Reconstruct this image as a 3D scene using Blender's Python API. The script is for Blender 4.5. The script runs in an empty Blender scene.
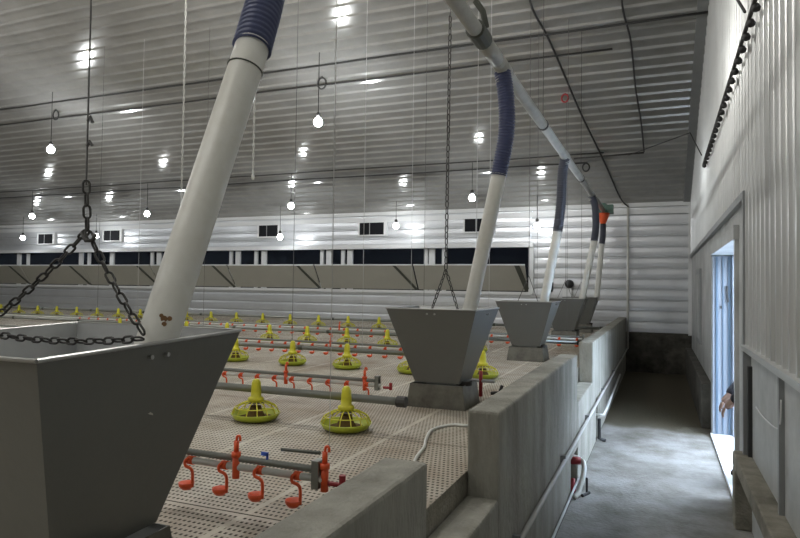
import bpy, bmesh, math, random
from mathutils import Vector, Matrix
random.seed(4)
C = bpy.context.scene.collection
SC = bpy.context.scene

# ---------------------------------------------------------------- camera
F = 631.0
XA = Vector((0.92456587, 0.00165752, -0.38101864))
YA = Vector((0.38078198, 0.03148774, 0.92412857))
ZA = Vector((0.01352918, -0.99950276, 0.02848133))
CAMZ = 1.6
cam = bpy.data.objects.new('camera', bpy.data.cameras.new('camera'))
cam.data.sensor_width = 36.0
cam.data.lens = F / 800.0 * 36.0
cam.data.clip_start = 0.02
cam.data.clip_end = 200
M = Matrix(((XA[0], -XA[1], -XA[2]), (YA[0], -YA[1], -YA[2]), (ZA[0], -ZA[1], -ZA[2]))).to_4x4()
M.translation = (0, 0, CAMZ)
cam.matrix_world = M
C.objects.link(cam)
SC.camera = cam

# ---------------------------------------------------------------- world, light, exposure
w = bpy.data.worlds.new('world'); SC.world = w; w.use_nodes = True
bg = w.node_tree.nodes['Background']
bg.inputs[0].default_value = (0.68, 0.81, 1.0, 1)
bg.inputs[1].default_value = 18.0
SC.view_settings.view_transform = 'Standard'
SC.view_settings.look = 'None'
SC.view_settings.gamma = 1
SC.view_settings.exposure = 0.55
LAMP = 300.0            # bulb radiance, rows over the house
LAMP_FAR = 48.0         # dimmer bulbs by the far wall
LAMP_FILL = 620.0       # added fill bulbs out of view, overhead and behind the camera
# ---------------------------------------------------------------- helpers
def ray_at(px, py, x=None, y=None, z=None):
    d = Vector((px-400, py-269, F))
    r = Vector((d.dot(XA), d.dot(YA), d.dot(ZA)))
    t = x/r.x if x is not None else y/r.y if y is not None else (z-CAMZ)/r.z
    return r*t + Vector((0, 0, CAMZ))

EY, EZ, SL = 13.3, 3.3, 0.36      # end wall distance, eave height, roof slope
RIDGE = 2.0
def roof(y):
    return EZ + SL*(EY-y) if y >= RIDGE else EZ + SL*(EY-RIDGE) - SL*(RIDGE-y)

def mat(name, col, rough=0.6, metal=0.0, col2=None, nscale=6.0, amount=0.5, bump=0.0, bscale=40.0, spec=0.5, detail=6, stretch=(1,1,1), emit=None):
    m = bpy.data.materials.new(name); m.use_nodes = True
    nt = m.node_tree; b = nt.nodes['Principled BSDF']
    b.inputs['Base Color'].default_value = (*col, 1)
    b.inputs['Roughness'].default_value = rough
    b.inputs['Metallic'].default_value = metal
    b.inputs['Specular IOR Level'].default_value = spec
    tc = nt.nodes.new('ShaderNodeTexCoord'); mp = nt.nodes.new('ShaderNodeMapping')
    mp.inputs['Scale'].default_value = stretch
    nt.links.new(tc.outputs['Object'], mp.inputs[0])
    if col2:
        n = nt.nodes.new('ShaderNodeTexNoise'); n.inputs['Scale'].default_value = nscale
        n.inputs['Detail'].default_value = detail; n.inputs['Roughness'].default_value = 0.65
        nt.links.new(mp.outputs[0], n.inputs[0])
        r = nt.nodes.new('ShaderNodeValToRGB')
        r.color_ramp.elements[0].position = 0.5-amount*0.35; r.color_ramp.elements[0].color = (*col2, 1)
        r.color_ramp.elements[1].position = 0.5+amount*0.25; r.color_ramp.elements[1].color = (*col, 1)
        nt.links.new(n.outputs[0], r.inputs[0]); nt.links.new(r.outputs[0], b.inputs['Base Color'])
    if bump:
        n2 = nt.nodes.new('ShaderNodeTexNoise'); n2.inputs['Scale'].default_value = bscale; n2.inputs['Detail'].default_value = 5
        nt.links.new(mp.outputs[0], n2.inputs[0])
        bp = nt.nodes.new('ShaderNodeBump'); bp.inputs['Strength'].default_value = bump; bp.inputs['Distance'].default_value = 0.02
        nt.links.new(n2.outputs[0], bp.inputs['Height']); nt.links.new(bp.outputs[0], b.inputs['Normal'])
    if emit:
        b.inputs['Emission Color'].default_value = (*emit[0], 1); b.inputs['Emission Strength'].default_value = emit[1]
    return m

def slat_material():
    m = bpy.data.materials.new('plastic_slats'); m.use_nodes = True
    nt = m.node_tree; b = nt.nodes['Principled BSDF']; N = nt.nodes; L = nt.links
    tc = N.new('ShaderNodeTexCoord'); sp = N.new('ShaderNodeSeparateXYZ'); L.new(tc.outputs['Object'], sp.inputs[0])
    def math_(op, a, b_=None, c=None):
        n = N.new('ShaderNodeMath'); n.operation = op
        for i, v in enumerate((a, b_, c)):
            if v is None: continue
            if isinstance(v, (int, float)): n.inputs[i].default_value = v
            else: L.new(v, n.inputs[i])
        return n.outputs[0]
    def cell(src, pitch, frac):      # 1 inside the hole part of each cell
        f = math_('FRACT', math_('DIVIDE', src, pitch))
        return math_('MULTIPLY', math_('GREATER_THAN', f, (1-frac)/2), math_('LESS_THAN', f, (1+frac)/2))
    px, py = 0.020, 0.032
    row = math_('FLOOR', math_('DIVIDE', sp.outputs[1], py))
    shift = math_('MULTIPLY', math_('FRACT', math_('MULTIPLY', row, 0.5)), px)
    xs = math_('ADD', sp.outputs[0], shift)
    hole = math_('MULTIPLY', cell(xs, px, 0.5), cell(sp.outputs[1], py, 0.42))
    def edge(src, pitch, off, wdt):  # 1 near a module seam
        f = math_('FRACT', math_('DIVIDE', math_('ADD', src, off), pitch))
        return math_('LESS_THAN', math_('ABSOLUTE', math_('SUBTRACT', f, 0.5)), wdt/pitch)
    sx = edge(sp.outputs[0], 0.6, 1.9+0.3, 0.012); sy = edge(sp.outputs[1], 1.2, -3.01+0.6, 0.012)
    seam = math_('MAXIMUM', sx, sy)
    gap = edge(sp.outputs[1], 1.2, -3.01+0.6, 0.004)
    solid = math_('SUBTRACT', 1.0, seam)
    h = math_('MAXIMUM', math_('MULTIPLY', hole, solid), gap)
    n = N.new('ShaderNodeTexNoise'); n.inputs['Scale'].default_value = 1.6; n.inputs['Detail'].default_value = 8; n.inputs['Roughness'].default_value = 0.7
    L.new(tc.outputs['Object'], n.inputs[0])
    r = N.new('ShaderNodeValToRGB'); e = r.color_ramp.elements
    e[0].position = 0.32; e[0].color = (0.30, 0.235, 0.165, 1); e[1].position = 0.62; e[1].color = (0.53, 0.49, 0.41, 1)
    L.new(n.outputs[0], r.inputs[0])
    mx = N.new('ShaderNodeMix'); mx.data_type = 'RGBA'; L.new(math_('MULTIPLY', sx, 0.3), mx.inputs[0]); L.new(r.outputs[0], mx.inputs[6]); mx.inputs[7].default_value = (0.62, 0.60, 0.5, 1)
    L.new(mx.outputs[2], b.inputs['Base Color']); b.inputs['Roughness'].default_value = 0.55
    L.new(math_('SUBTRACT', 1.0, h), b.inputs['Alpha'])
    return m

MT = {}
MT['steel'] = mat('galvanised_sheet', (0.62, 0.62, 0.60), 0.33, 0.55, (0.50, 0.50, 0.49), 1.2, 1.0, stretch=(1, 1, 1))
MT['ceil'] = mat('ceiling_sheet', (0.47, 0.47, 0.455), 0.14, 0.42, (0.38, 0.38, 0.365), 1.4, 0.6)
MT['endwall'] = mat('white_siding', (0.66, 0.68, 0.70), 0.33, 0.45, (0.55, 0.56, 0.58), 1.5, 1.0)
MT['rwall'] = mat('ribbed_wall_sheet', (0.62, 0.63, 0.62), 0.30, 0.45, (0.48, 0.49, 0.48), 1.5, 1.0)
MT['flat'] = mat('flat_grey_panel', (0.50, 0.51, 0.50), 0.5, 0.0, (0.30, 0.31, 0.30), 2.2, 0.6)
MT['white'] = mat('white_metal', (0.72, 0.73, 0.73), 0.4)
MT['grey'] = mat('grey_trim', (0.32, 0.33, 0.33), 0.45, 0.3, (0.25, 0.26, 0.26), 5, 1)
MT['concrete'] = mat('concrete', (0.36, 0.35, 0.305), 0.9, 0, (0.19, 0.185, 0.155), 3.5, 0.55, 0.5, 60, stretch=(1.3, 1.3, 0.4), detail=10)
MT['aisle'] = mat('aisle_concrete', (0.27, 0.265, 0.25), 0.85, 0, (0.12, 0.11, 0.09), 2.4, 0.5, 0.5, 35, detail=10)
MT['darkcon'] = mat('dark_concrete', (0.10, 0.095, 0.08), 0.9, 0, (0.03, 0.028, 0.022), 4, 0.5, 0.6, 40, detail=9)  # very dark mottled concrete
MT['bench'] = mat('ledge_concrete', (0.30, 0.28, 0.23), 0.9, 0, (0.15, 0.14, 0.11), 6, 0.5, 0.5, 60, detail=10)
MT['pit'] = mat('pit_ground', (0.06, 0.05, 0.04), 1.0)
MT['void'] = mat('near_black', (0.008, 0.009, 0.012), 1.0)  # black colour stands in for unlit depth behind the inlets; also window panes
MT['tan'] = mat('tan_flap_panel', (0.42, 0.41, 0.355), 0.6, 0, (0.36, 0.35, 0.30), 2, 1)
MT['darkmetal'] = mat('dark_iron', (0.06, 0.058, 0.055), 0.5, 0.6)
MT['cable'] = mat('black_cable', (0.028, 0.028, 0.028), 0.6)
MT['hopper'] = mat('hopper_steel', (0.17, 0.174, 0.163), 0.42, 0.25, (0.135, 0.138, 0.128), 2.2, 1.2, 0.05, 30, detail=8)
MT['hopperbase'] = mat('hopper_base_steel', (0.17, 0.165, 0.14), 0.55, 0.4, (0.09, 0.085, 0.07), 9, 0.5)
MT['rim'] = mat('bright_rim', (0.42, 0.42, 0.41), 0.35, 0.7)
MT['inner'] = mat('bare_galvanised', (0.40, 0.41, 0.41), 0.4, 0.4, (0.30, 0.31, 0.31), 3, 0.6)
MT['mainpipe'] = mat('dusty_pipe', (0.42, 0.42, 0.385), 0.35, 0, (0.30, 0.30, 0.27), 6, 0.6)
MT['pvc'] = mat('white_pvc', (0.66, 0.66, 0.62), 0.4, 0, (0.56, 0.55, 0.49), 14, 1.0, 0.04, 25, detail=8)
MT['rust'] = mat('rust_stain', (0.20, 0.11, 0.05), 0.9)
MT['hose'] = mat('blue_flexible_hose', (0.05, 0.062, 0.135), 0.42)
MT['hose2'] = mat('slate_flexible_hose', (0.05, 0.055, 0.075), 0.5)
MT['yellow'] = mat('yellow_plastic', (0.66, 0.62, 0.03), 0.4, 0, (0.50, 0.46, 0.03), 25, 1.0)
MT['lime'] = mat('lime_dish_plastic', (0.48, 0.56, 0.04), 0.38, 0, (0.38, 0.42, 0.04), 25, 1.0)
MT['feed'] = mat('feed_mash', (0.16, 0.10, 0.03), 1.0, 0, (0.08, 0.05, 0.02), 60, 1)
MT['orange'] = mat('orange_plastic', (0.76, 0.10, 0.025), 0.4)
MT['pipegrey'] = mat('grey_feed_tube', (0.27, 0.28, 0.26), 0.38, 0.6)
MT['conduitgrey'] = mat('grey_plastic_pipe', (0.45, 0.45, 0.43), 0.5)
MT['water'] = mat('white_water_pipe', (0.66, 0.67, 0.64), 0.35)
MT['rope'] = mat('white_rope', (0.46, 0.46, 0.43), 0.8)
MT['cord'] = mat('pale_cord', (0.45, 0.45, 0.44), 0.7)
MT['darkcord'] = mat('dark_cord', (0.10, 0.10, 0.10), 0.7)
MT['green'] = mat('green_motor', (0.08, 0.16, 0.12), 0.5)
MT['doorblue'] = mat('pale_blue_door', (0.20, 0.225, 0.26), 0.45)
MT['doorblue2'] = mat('blue_door_edge', (0.075, 0.12, 0.17), 0.45)
MT['snow'] = mat('snowy_ground', (0.82, 0.85, 0.9), 0.9)
MT['skin'] = mat('skin', (0.24, 0.15, 0.11), 0.6)
MT['blackcloth'] = mat('black_cloth', (0.015, 0.015, 0.02), 0.9)
MT['purplecloth'] = mat('dark_purple_cloth', (0.09, 0.06, 0.14), 0.9)
MT['bulb'] = mat('lit_bulb', (1, 1, 1), 0.5, emit=((0.95, 0.98, 1.0), LAMP))
MT['bulb_far'] = mat('lit_bulb_dim', (1, 1, 1), 0.5, emit=((0.95, 0.98, 1.0), LAMP_FAR))
MT['bulb_fill'] = mat('added_fill_bulb', (1, 1, 1), 0.5, emit=((1.0, 0.98, 0.94), LAMP_FILL))
MT['red'] = mat('dark_red_paint', (0.30, 0.02, 0.025), 0.5)
MT['bluetape'] = mat('blue_tag', (0.03, 0.09, 0.45), 0.5)
MT['zip'] = mat('dark_tie', (0.07, 0.075, 0.06), 0.6)
MT['slat'] = slat_material()

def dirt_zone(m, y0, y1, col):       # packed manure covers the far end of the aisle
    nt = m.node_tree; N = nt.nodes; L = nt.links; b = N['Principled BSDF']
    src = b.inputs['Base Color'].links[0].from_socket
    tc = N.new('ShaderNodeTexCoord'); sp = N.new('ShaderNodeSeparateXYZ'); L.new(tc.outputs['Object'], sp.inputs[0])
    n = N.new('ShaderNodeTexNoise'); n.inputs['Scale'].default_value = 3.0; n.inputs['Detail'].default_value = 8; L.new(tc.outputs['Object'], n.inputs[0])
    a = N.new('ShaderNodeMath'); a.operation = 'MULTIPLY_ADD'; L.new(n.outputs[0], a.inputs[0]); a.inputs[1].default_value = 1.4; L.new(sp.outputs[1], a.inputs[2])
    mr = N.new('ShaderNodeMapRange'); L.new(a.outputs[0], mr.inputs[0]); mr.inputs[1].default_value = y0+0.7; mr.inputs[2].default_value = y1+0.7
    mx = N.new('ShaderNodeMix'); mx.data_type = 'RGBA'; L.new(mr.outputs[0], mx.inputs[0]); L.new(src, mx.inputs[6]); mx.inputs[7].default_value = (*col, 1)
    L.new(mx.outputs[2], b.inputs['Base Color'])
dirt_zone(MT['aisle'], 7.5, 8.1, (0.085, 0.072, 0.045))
def link_mesh(name, bm, m, parent=None, smooth=False):
    me = bpy.data.meshes.new(name)
    bmesh.ops.recalc_face_normals(bm, faces=bm.faces)
    bm.to_mesh(me); bm.free()
    if smooth:
        for p in me.polygons: p.use_smooth = True
    ms = m if isinstance(m, (list, tuple)) else [m]
    for x in ms: me.materials.append(MT[x])
    o = bpy.data.objects.new(name, me); C.objects.link(o)
    if parent: o.parent = parent
    return o
def tag(o, label, cat, group=None, kind=None):
    if label: o['label'] = label
    if cat: o['category'] = cat
    if group: o['group'] = group
    if kind: o['kind'] = kind
    return o
def struct(name, bm, m, smooth=False):
    o = link_mesh(name, bm, m, None, smooth); o['kind'] = 'structure'; return o
def thing(name, label, cat, loc=(0, 0, 0), rz=0, group=None):
    o = bpy.data.objects.new(name, None); C.objects.link(o); o.empty_display_size = 0.1
    o.location = loc; o.rotation_euler = (0, 0, rz)
    return tag(o, label, cat, group)
def dup(root, loc, label, group=None, rz=None):
    r = root.copy(); C.objects.link(r); r.location = loc; r['label'] = label
    if rz is not None: r.rotation_euler = (0, 0, rz)
    if group: r['group'] = group
    for ch in list(root.children):
        c = ch.copy(); C.objects.link(c); c.parent = r
        for g in list(ch.children):
            d = g.copy(); C.objects.link(d); d.parent = c
    return r
def B(): return bmesh.new()
def box(bm, x0, x1, y0, y1, z0, z1, mi=0):
    vs = [bm.verts.new(p) for p in ((x0,y0,z0),(x1,y0,z0),(x1,y1,z0),(x0,y1,z0),(x0,y0,z1),(x1,y0,z1),(x1,y1,z1),(x0,y1,z1))]
    for f in ((0,3,2,1),(4,5,6,7),(0,1,5,4),(1,2,6,5),(2,3,7,6),(3,0,4,7)):
        fc = bm.faces.new([vs[i] for i in f]); fc.material_index = mi
    return bm
def bevel(o, wd=0.008, seg=2):
    md = o.modifiers.new('bevel', 'BEVEL'); md.width = wd; md.segments = seg; md.limit_method = 'ANGLE'; return o
def frames(pts):
    T = []
    for i in range(len(pts)):
        a = pts[max(i-1, 0)]; b = pts[min(i+1, len(pts)-1)]
        T.append((b-a).normalized())
    up = Vector((0, 0, 1)) if abs(T[0].z) < 0.9 else Vector((0, 1, 0))
    n = (up - T[0]*up.dot(T[0])).normalized(); out = []
    for t in T:
        n = (n - t*n.dot(t)).normalized(); out.append((t, n, t.cross(n)))
    return out
def tube(bm, pts, r, seg=10, cap=True, mi=0, closed=False):
    pts = [Vector(p) for p in pts]
    R = r if isinstance(r, (list, tuple)) else [r]*len(pts)
    fr = frames(pts); rings = []
    if closed:
        n = len(pts); fr = []
        pn = None
        for i in range(n):
            t = (pts[(i+1) % n]-pts[i-1]).normalized()
            fr.append(t)
        nrm = Vector((0, 1, 0)) if all(abs(t.y) < 0.5 for t in fr) else Vector((1, 0, 0))
        fr = [(t, nrm, t.cross(nrm).normalized()) for t in fr]
    for p, (t, n_, b_), q in zip(pts, fr, R):
        rings.append([bm.verts.new(p + n_*q*math.cos(2*math.pi*k/seg) + b_*q*math.sin(2*math.pi*k/seg)) for k in range(seg)])
    pairs = list(zip(rings, rings[1:]))
    if closed: pairs.append((rings[-1], rings[0]))
    for a, b_ in pairs:
        for k in range(seg):
            f = bm.faces.new((a[k], a[(k+1) % seg], b_[(k+1) % seg], b_[k])); f.material_index = mi
    if cap and not closed:
        bm.faces.new(rings[0][::-1]).material_index = mi; bm.faces.new(rings[-1]).material_index = mi
    return bm
def lathe(bm, prof, seg=24, c=(0, 0, 0), mi=0):
    rings = []
    for r, z in prof:
        if r < 1e-6: rings.append([bm.verts.new((c[0], c[1], c[2]+z))])
        else: rings.append([bm.verts.new((c[0]+r*math.cos(2*math.pi*k/seg), c[1]+r*math.sin(2*math.pi*k/seg), c[2]+z)) for k in range(seg)])
    for a, b_ in zip(rings, rings[1:]):
        for k in range(seg):
            k2 = (k+1) % seg
            vs = ([a[0]] if len(a) == 1 else [a[k], a[k2]]) + ([b_[0]] if len(b_) == 1 else [b_[k2], b_[k]])
            if len(vs) > 2: bm.faces.new(vs).material_index = mi
    return bm
def smoothpath(pts, n=8):
    pts = [Vector(p) for p in pts]; P = [pts[0]*2-pts[1]]+pts+[pts[-1]*2-pts[-2]]; out = []
    for i in range(1, len(P)-2):
        for k in range(n):
            t = k/n; a, b_, c, d = P[i-1:i+3]
            out.append(0.5*((2*b_)+(c-a)*t+(2*a-5*b_+4*c-d)*t*t+(3*b_-a-3*c+d)*t**3))
    out.append(pts[-1]); return out

# ================================================================ STRUCTURE
XL, XR, XF = -0.62, 0.54, -31.0
PZ = 0.82                                   # slatted floor height
# floor of the aisle and pit
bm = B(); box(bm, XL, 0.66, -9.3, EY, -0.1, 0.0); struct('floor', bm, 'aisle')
bm = B(); box(bm, XF, XL-0.001, -9.3, EY, -0.1, 0.0); struct('floor_pit', bm, 'pit')
bm = B(); vs = [bm.verts.new(p) for p in ((XF, -9.3, PZ), (XL-0.14, -9.3, PZ), (XL-0.14, EY, PZ), (XF, EY, PZ))]; bm.faces.new(vs)
o = struct('floor_slatted', bm, 'slat')
# low concrete wall between aisle and slats, with notches and low openings
bm = B(); X0, X1 = XL-0.14, XL
for y0, y1, z0, z1 in ((-2.0, 1.74, 0, 1.095), (1.74, 2.62, 0, 0.72), (2.62, 4.95, 0, 1.08), (4.95, 5.3, 0.30, 1.07), (5.3, 5.4, 0.30, 0.69), (5.4, 6.6, 0, 0.67), (6.6, 6.95, 0, 1.07), (6.95, 7.2, 0.45, 1.07), (7.2, EY, 0, 1.065)):
    box(bm, X0, X1, y0, y1, z0, z1)
o = struct('wall_low_concrete', bm, 'concrete'); bevel(o, 0.012, 2)

# corrugated ceiling, sheets run along X
def corr(pitch, h, flat):       # profile points over one pitch (s, height)
    return [(0, 0), (pitch*flat, 0), (pitch*(flat+0.1), h), (pitch*0.9, h)]
def ceiling_side(y_from, y_to, name):
    bm = B(); L = abs(y_to-y_from); n = int(L/0.19); p = L/n; prof = []
    sg = 1 if y_to > y_from else -1
    for i in range(n):
        for s, h in corr(p, 0.022, 0.66): prof.append((y_from+sg*(i*p+s), h))
    prof.append((y_to, 0))
    a = [bm.verts.new((XF, y, roof(y)-h)) for y, h in prof]; b_ = [bm.verts.new((XR+0.1, y, roof(y)-h)) for y, h in prof]
    for i in range(len(prof)-1): bm.faces.new((a[i], a[i+1], b_[i+1], b_[i]))
    return struct(name, bm, 'ceil')
ceiling_side(RIDGE, EY+0.1, 'ceiling')
ceiling_side(RIDGE, -9.3, 'ceiling_rear')

# end wall (side wall of the house) with horizontal siding
def siding(bm, x0, x1, z0, z1, y, pitch=0.213):
    z = z0; prof = []
    while z < z1-0.02:
        t = min(z+pitch, z1)
        prof += [(z, -0.0), (z+0.014, 0.0), (z+0.022, 0.026), (z+(t-z)*0.45, 0.030), (t-0.035, 0.026), (t-0.012, 0.018)]
        z = t
    prof.append((z1, 0))
    a = [bm.verts.new((x0, y-h, zz)) for zz, h in prof]; b_ = [bm.verts.new((x1, y-h, zz)) for zz, h in prof]
    for i in range(len(prof)-1): bm.faces.new((a[i], b_[i], b_[i+1], a[i+1]))
bm = B()
WX = -2.5
siding(bm, WX, XR+0.1, 0.76, EZ+0.02, EY)
siding(bm, XF, WX, 0.76, 1.53, EY)
siding(bm, XF, WX, 2.50, EZ+0.02, EY)
struct('wall_end', bm, 'endwall')
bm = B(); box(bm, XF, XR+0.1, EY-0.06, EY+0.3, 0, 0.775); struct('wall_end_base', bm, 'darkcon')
# added near-black box behind the inlet openings, keeps them dark
bm = B(); box(bm, XF, WX, EY+0.04, EY+0.8, 1.3, 2.8); bm.faces.ensure_lookup_table()
for f in [f for f in bm.faces if abs(f.calc_center_median().y-(EY+0.04)) < 1e-4]: bm.faces.remove(f)
struct('wall_end_dark_box', bm, 'void')
bm = B(); box(bm, XF, WX+0.06, EY-0.14, EY+0.02, 2.47, 2.56); struct('trim_1', bm, 'white')
bm = B(); box(bm, WX-0.04, WX+0.06, EY-0.1, EY+0.05, 1.5, 2.47); struct('trim_2', bm, 'white')
bm = B(); box(bm, XF, WX+0.02, EY-0.07, EY+0.03, 1.47, 1.53); struct('trim_3', bm, 'white')
bm = B(); box(bm, XF, XR, EY-0.10, EY+0.02, EZ-0.06, EZ+0.03); box(bm, XF, XR, EY-0.05, EY+0.02, EZ-0.2, EZ-0.1); struct('trim_4', bm, 'white')
# posts in the openings
for i, px in enumerate((19, 28, 81, 89, 112, 152, 159, 231, 238, 256, 264, 322, 329, 343, 350, 426, 432, 444)):
    x = ray_at(px, 255, y=EY).x; wd = 0.07 if i % 2 == 0 else 0.045
    bm = B(); box(bm, x-wd, x+wd, EY-0.01, EY+0.04, 1.53, 2.48)
    o = struct('trim_%d' % (5+i), bm, 'white')

# side wall on the right: ribbed sheet
def ribbed(bm, x, y0, y1, zlo, ztop, pitch=0.17, h=0.026):
    n = max(1, round((y1-y0)/pitch)); p = (y1-y0)/n; prof = []
    for i in range(n):
        for s, hh in ((0, 0), (0.45, 0), (0.55, 0.5), (0.62, 1), (0.80, 1), (0.9, 0.35)): prof.append((y0+(i+s)*p, hh*h))
    prof.append((y1, 0))
    a = [bm.verts.new((x-hh, y, zlo)) for y, hh in prof]; b_ = [bm.verts.new((x-hh, y, ztop(y))) for y, hh in prof]
    for i in range(len(prof)-1): bm.faces.new((a[i], a[i+1], b_[i+1], b_[i]))
bm = B()
ribbed(bm, XR+0.02, -3.0, 4.88, 1.235, lambda y: min(roof(y), 7.37)-0.005)
ribbed(bm, XR+0.02, 4.88, EY, 2.27, lambda y: roof(y)-0.005)
struct('wall_right', bm, 'rwall')
D0, D1, DZ = 5.5, 7.85, 2.02
bm = B()
box(bm, XR+0.03, XR+0.22, -9.3, 4.9, 0, 7.5)
box(bm, XR+0.02, XR+0.22, 4.9, D0, 0, 2.3)
box(bm, XR+0.02, XR+0.22, D0, D1, DZ, 2.3)
box(bm, XR+0.02, XR+0.22, D1, EY, 0, 2.3)
box(bm, XR+0.04, XR+0.22, 4.9, EY, 2.3, 7.3)
struct('wall_right_core', bm, 'flat')
bm = B(); vs = []
box(bm, XR-0.02, XR+0.05, 4.86, EY, 2.235, 2.29); struct('trim_30', bm, 'grey')
bm = B(); box(bm, XR-0.018, XR+0.05, 4.86, 4.93, 0.5, 2.234); struct('trim_31', bm, 'grey')
bm = B(); box(bm, XR-0.03, XR+0.05, -3, 4.86, 1.205, 1.24); struct('trim_32', bm, 'steel')
bm = B()                                                     # roof flashing down the gable
for y0, y1 in ((RIDGE, EY),):
    p = [(XR-0.13, y0, roof(y0)-0.035), (XR+0.03, y0, roof(y0)-0.035), (XR+0.03, y1, roof(y1)-0.035), (XR-0.13, y1, roof(y1)-0.035)]
    q = [(a, b_, c+0.03) for a, b_, c in p]
    V = [bm.verts.new(v) for v in p+q]
    for f in ((0,3,2,1),(4,5,6,7),(0,1,5,4),(1,2,6,5),(2,3,7,6),(3,0,4,7)): bm.faces.new([V[i] for i in f])
struct('trim_33', bm, 'grey')
bm = B(); box(bm, XR-0.04, XR+0.03, EY-0.08, EY, 0.75, EZ-0.05); struct('trim_34', bm, 'white')
# door opening frame + leaf
bm = B()
box(bm, XR-0.01, XR+0.24, D0-0.05, D0+0.02, 0, DZ-0.021); box(bm, XR-0.01, XR+0.24, D1-0.02, D1+0.06, 0, DZ-0.021); box(bm, XR-0.02, XR+0.25, D0-0.06, D1+0.07, DZ-0.02, DZ+0.09)
fr = struct('door_1', bm, 'flat')
bm = B(); box(bm, XR+0.0, XR+0.235, D1-0.06, D1-0.021, 0.031, DZ-0.025)
jb = link_mesh('door_jamb', bm, 'doorblue', fr)
for a_, b2 in ((0.03, 0.05), (0.095, 0.105), (0.15, 0.175)):
    bm = B(); box(bm, XR+a_, XR+b2, D1-0.075, D1-0.059, 0.04, DZ-0.04); link_mesh('jamb_strip', bm, 'doorblue2', jb)
bm = B(); box(bm, XR+0.135, XR+0.15, D1-0.10, D1-0.06, 1.60, 1.66); tube(bm, [(XR+0.14, D1-0.09, 1.66), (XR+0.15, D1-0.09, 1.48)], 0.008, 6); link_mesh('latch', bm, 'cable', jb)
bm = B(); box(bm, XR+0.07, XR+0.09, D1-0.08, D1-0.06, 1.41, 1.44); link_mesh('hinge', bm, 'cable', jb)
bm = B(); box(bm, XR+0.19, XR+1.15, D1-0.13, D1-0.08, 0.03, DZ-0.03); lf = link_mesh('door_leaf', bm, 'doorblue', fr)
bm = B()
for k in range(4): box(bm, XR+0.24+k*0.22, XR+0.27+k*0.22, D1-0.145, D1-0.128, 0.1, DZ-0.1)
link_mesh('door_rib', bm, 'doorblue2', fr)
bm = B(); tube(bm, [(XR+0.52, D1-0.13, 1.66), (XR+0.52, D1-0.18, 1.66), (XR+0.52, D1-0.18, 1.82), (XR+0.52, D1-0.13, 1.82)], 0.012, 8); link_mesh('door_handle', bm, 'cable', fr)
bm = B(); box(bm, XR-0.02, XR+0.24, D0, D1, 0, 0.03); link_mesh('door_sill', bm, 'snow', fr)
# a second, closed hatch further along
bm = B(); box(bm, XR-0.01, XR+0.03, 10.15, 11.05, 0.83, 1.93)
h2 = struct('door_2', bm, 'grey')
bm = B(); box(bm, XR-0.02, XR-0.008, 10.25, 10.95, 0.9, 1.85); link_mesh('door_panel', bm, 'flat', h2)
# ledge along the right wall
bm = B(); box(bm, 0.466, XR+0.05, -2.0, 4.97, 0.40, 0.50); box(bm, 0.466, XR+0.05, 4.83, 4.97, 0, 0.40)
for y in (3.2, 1.4): box(bm, 0.48, XR+0.05, y, y+0.12, 0, 0.40)
o = struct('trim_35', bm, 'bench'); bevel(o, 0.01)
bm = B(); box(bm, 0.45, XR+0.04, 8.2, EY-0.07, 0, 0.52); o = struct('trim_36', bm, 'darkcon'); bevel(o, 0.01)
# hidden outer shell
bm = B(); box(bm, XF-0.1, XF, -9.3, EY, 0, 7.4); struct('wall_left', bm, 'rwall')
bm = B(); box(bm, XF, XR+0.1, -9.4, -9.3, 0, 3.3); struct('wall_rear', bm, 'rwall')
bm = B(); box(bm, XR+0.22, 30, -20, 30, -0.15, -0.02); struct('floor_outdoor_snow', bm, 'snow')

bm = B(); box(bm, XR+0.22, 2.6, D0-0.30, D0-0.18, 0, 2.5); struct('wall_light_block', bm, 'flat')  # added unseen wall, blocks sideways daylight from the door leaf
bm = B(); box(bm, 3.8, 4.0, -6, 22, -0.02, 3.1); struct('wall_sky_block', bm, 'flat')  # added unseen wall, cuts off low skylight through the doorway
bm = B(); box(bm, XL-0.158, XL-0.142, -2, EY-0.1, 0.55, PZ-0.004); struct('trim_39', bm, 'bench')
# conduits and rails that belong to the building
def cable(name, label, pts, r, m, cat='cable', seg=6, group=None):
    bm = B(); tube(bm, pts, r, seg); o = link_mesh(name, bm, m, None, True); tag(o, label, cat, group); return o
def on_roof(px, py, d=0.03):
    dd = Vector((px-400, py-269, F)); r = Vector((dd.dot(XA), dd.dot(YA), dd.dot(ZA)))
    t = (EZ+SL*EY-CAMZ)/(r.z+SL*r.y); p = r*t+Vector((0, 0, CAMZ)); p.z -= d; return p

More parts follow.
